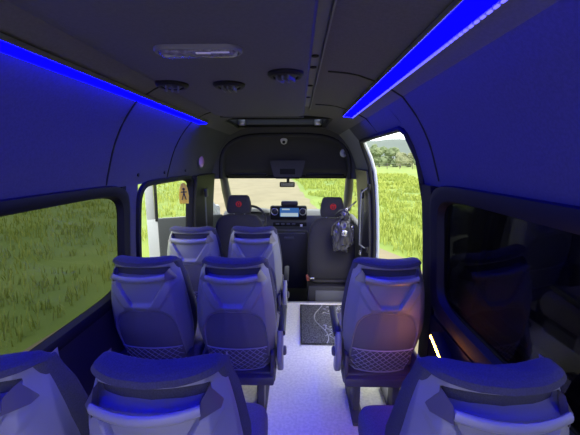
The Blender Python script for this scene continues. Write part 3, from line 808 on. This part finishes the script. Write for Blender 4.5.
for cx, cy, r0, a0, sg in ((0.02, 0.22, 0.055, 3.4, 1), (0.0, -0.10, 0.05, 2.4, 1), (0.02, -0.23, 0.05, 4.4, -1), (0.06, 0.31, 0.04, 1.4, -1), (0.17, 0.20, 0.07, 3.4, 1), (0.10, 0.06, 0.05, 1.0, -1), (0.20, -0.02, 0.06, 4.0, 1), (0.13, -0.17, 0.07, 2.0, -1), (0.22, -0.24, 0.05, 0.5, 1), (0.22, 0.31, 0.04, 5, -1), (0.16, 0.31, 0.035, 2, 1)):
    tube(b, scroll(cx, cy, r0, 1.3, a0, sg), 0.0045, 5)
    for k in range(5):
        a = a0 + k * 1.25; p = (cx + r0 * 1.05 * math.cos(a), cy + r0 * 1.05 * math.sin(a))
        q = (p[0] + 0.035 * math.cos(a + 0.6), p[1] + 0.035 * math.sin(a + 0.6))
        if abs(q[0]) < 0.27 and abs(q[1]) < 0.37: tube(b, [(p[0], p[1], 0.0125), ((p[0] + q[0]) / 2, (p[1] + q[1]) / 2, 0.0125), (q[0], q[1], 0.0125)], [0.003, 0.008, 0.002], 5)
obj('printed_pattern', b, 'matline', t)

# ------------------------------------------------------------------ outside
GZ = -0.62
b = BM(); n = 60
vs = {}
for i in range(n + 1):
    for j in range(n + 1):
        x = -160 + 320 * i / n; y = -30 + 330 * j / n
        d = math.hypot(x, y)
        z = GZ + (noise.noise(Vector((x * 0.04, y * 0.04, 0))) * 0.5 if d > 35 else 0) * min(1, (d - 35) / 40 if d > 35 else 0)
        vs[i, j] = b.verts.new((x, y, z))
for i in range(n):
    for j in range(n):
        b.faces.new((vs[i, j], vs[i + 1, j], vs[i + 1, j + 1], vs[i, j + 1]))
struct('ground', b, 'grass')
RE = [(-30, 4.2), (0, 3.4), (5, 2.8), (7.4, 2.15), (11, 1.5), (15.7, 0.72), (23, 0.2), (32, -0.2), (45, -1.6), (65, -6), (90, -16)]
LE = [(-30, -5.0), (0, -3.2), (5, -3.1), (10.6, -3.6), (18, -5.2), (30, -9), (45, -15), (65, -26), (90, -42)]
b = BM(); secs = []
for k in range(121):
    y = -30 + 120 * (k / 120)
    l = smooth_interp(LE, y)[0] + 0.25 * noise.noise(Vector((y * 0.9, 3, 0))); r = smooth_interp(RE, y)[0] + 0.30 * noise.noise(Vector((y * 0.8, 9, 0)))
    secs.append([(l + (r - l) * q / 10, y, GZ + 0.02 + (0.0 if y < 35 else (y - 35) * 0.008)) for q in range(11)])
loft(b, secs, closed=False); struct('gravel_road', b, 'gravel')

# meadow grass (uncountable)
b = BM()
def blades(x, y, h, k, w):
    for _ in range(k):
        a = random.uniform(0, 2 * pi); l = random.uniform(0.05, 0.16) * h * 3
        px, py = x + random.gauss(0, 0.06), y + random.gauss(0, 0.06)
        dx, dy = math.cos(a), math.sin(a); hh = h * random.uniform(0.6, 1.15)
        v = [b.verts.new((px - dy * w, py + dx * w, GZ)), b.verts.new((px + dy * w, py - dx * w, GZ)),
             b.verts.new((px + dx * l * 0.4 + dy * w * .7, py + dy * l * 0.4 - dx * w * .7, GZ + hh * 0.6)), b.verts.new((px + dx * l * 0.4 - dy * w * .7, py + dy * l * 0.4 + dx * w * .7, GZ + hh * 0.6)),
             b.verts.new((px + dx * l, py + dy * l, GZ + hh))]
        b.faces.new((v[0], v[1], v[2], v[3])); b.faces.new((v[3], v[2], v[4]))
cnt = 0
while cnt < 9000:
    y = 3 + 45 * random.random() ** 1.6
    if random.random() < 0.72: x = smooth_interp(RE, y)[0] + 0.3 + (2 + 0.32 * y) * random.random() ** 0.9
    else: x = smooth_interp(LE, y)[0] - 0.2 - (2 + 0.5 * y) * random.random()
    s = noise.noise(Vector((x * 0.5, y * 0.5, 1)))
    if s < -0.25: continue
    blades(x, y, 0.15 + 0.005 * y + 0.08 * max(0, s), 4, 0.005 + 0.0010 * y); cnt += 1
o = obj('meadow_grass', b, 'blade', smooth=False); tag(o, 'tall bright green meadow grass growing on both sides of the gravel road', 'grass'); o['kind'] = 'stuff'

# trees along the far edge of the field
def make_tree(h, w, seed, leaf, x, y, label):
    rnd = random.Random(seed)
    t = thing('field_tree', label, 'tree', (x, y, GZ), rnd.uniform(0, 6), 'trees along the far edge of the field')
    b = BM(); tube(b, [(0, 0, -0.3), (0.05 * h * 0.2, 0, h * 0.2), (0, 0.1, h * 0.5)], [h * 0.03, h * 0.022, h * 0.01], 8); obj('trunk', b, 'bark', t)
    b = BM()
    for k in range(9):
        a = rnd.uniform(0, 2 * pi); rr = w * 0.25 * rnd.random() ** 0.5
        zz = h * rnd.uniform(0.16, 0.82)
        c = (rr * math.cos(a), rr * math.sin(a), zz); R = w * rnd.uniform(0.18, 0.26) * (1.1 - 0.4 * zz / h)
        lump(b, c, (R, R, R * rnd.uniform(0.8, 1.2)), seed + k * 3.7, 0.45, 3)
    obj('crown', b, leaf, t)
    return t
kinds = ['tall rounded hazy green tree at the far edge of the field', 'low olive bush tree at the far edge of the field', 'broad pale green tree at the far edge of the field']
rr = random.Random(5)
for k in range(38):
    x = 2 + 1.9 * k + rr.uniform(-0.3, 0.3); y = 106 - 0.2 * x + 14 * (k % 3)
    kd = rr.choice((0, 1, 2))
    make_tree((8, 5.0, 6.5)[kd] * rr.uniform(0.85, 1.15), (5.2, 5.2, 5.6)[kd], 11 + k, 'leaf2' if kd == 1 else 'leaf', x, y, kinds[kd])

# wire fence across the field
t = thing('wire_fence', 'thin wire fence with wooden posts across the far meadow', 'fence', (30, 78, GZ))
for k in range(13):
    b = BM(); box(b, (-18 + 3 * k, 0.1 * k, 0.65), (0.12, 0.12, 1.5), 0.02); obj('fence_post', b, 'bark', t)
b = BM()
for z in (0.5, 0.9, 1.3): tube(b, [(-18, 0, z), (18, 1.2, z)], 0.012, 4)
obj('wire', b, 'alu', t)

# distant hills
b = BM(); secs = []
for k in range(61):
    x = -320 + 640 * k / 60
    h = 19 + 5.0 * noise.noise(Vector((x * 0.012, 2.2, 0))) + 2.0 * noise.noise(Vector((x * 0.05, 5, 0)))
    secs.append([(x, 250, GZ - 1), (x, 275, h * 0.45), (x, 300, h * 0.85), (x, 320, h), (x, 380, h * 0.8), (x, 440, GZ)])
loft(b, secs, closed=False); struct('hills', b, 'hill')

# ------------------------------------------------------------------ light, world, camera
w = bpy.data.worlds.new('bright overcast sky'); S.world = w; w.use_nodes = True
bg = w.node_tree.nodes['Background']; bg.inputs['Color'].default_value = (0.93, 0.96, 1.0, 1); bg.inputs['Strength'].default_value = 3.2
sun = bpy.data.lights.new('hazy sun', 'SUN'); sun.energy = 2.2; sun.angle = math.radians(15); sun.color = (1, 0.95, 0.86)
so = bpy.data.objects.new('hazy_sun', sun); COL.objects.link(so); so.rotation_euler = (math.radians(38), math.radians(18), 0)

cam = bpy.data.cameras.new('camera'); co = bpy.data.objects.new('camera', cam); COL.objects.link(co)
cam.sensor_fit = 'HORIZONTAL'; cam.sensor_width = 36.0; cam.lens = 36.0 * 326 / 580
cam.clip_start = 0.02; cam.clip_end = 1500
co.location = (0, 0, 1.55); co.rotation_euler = (math.radians(90 - 10), 0, math.atan(8 / 326))
S.camera = co
S.view_settings.view_transform = 'Standard'; S.view_settings.look = 'None'
S.view_settings.exposure = 0.0; S.view_settings.gamma = 1.0; S.view_settings.use_curve_mapping = False
try:
    S.cycles.use_denoising = True; S.cycles.max_bounces = 10; S.cycles.diffuse_bounces = 6; S.cycles.transparent_max_bounces = 16
except Exception: pass
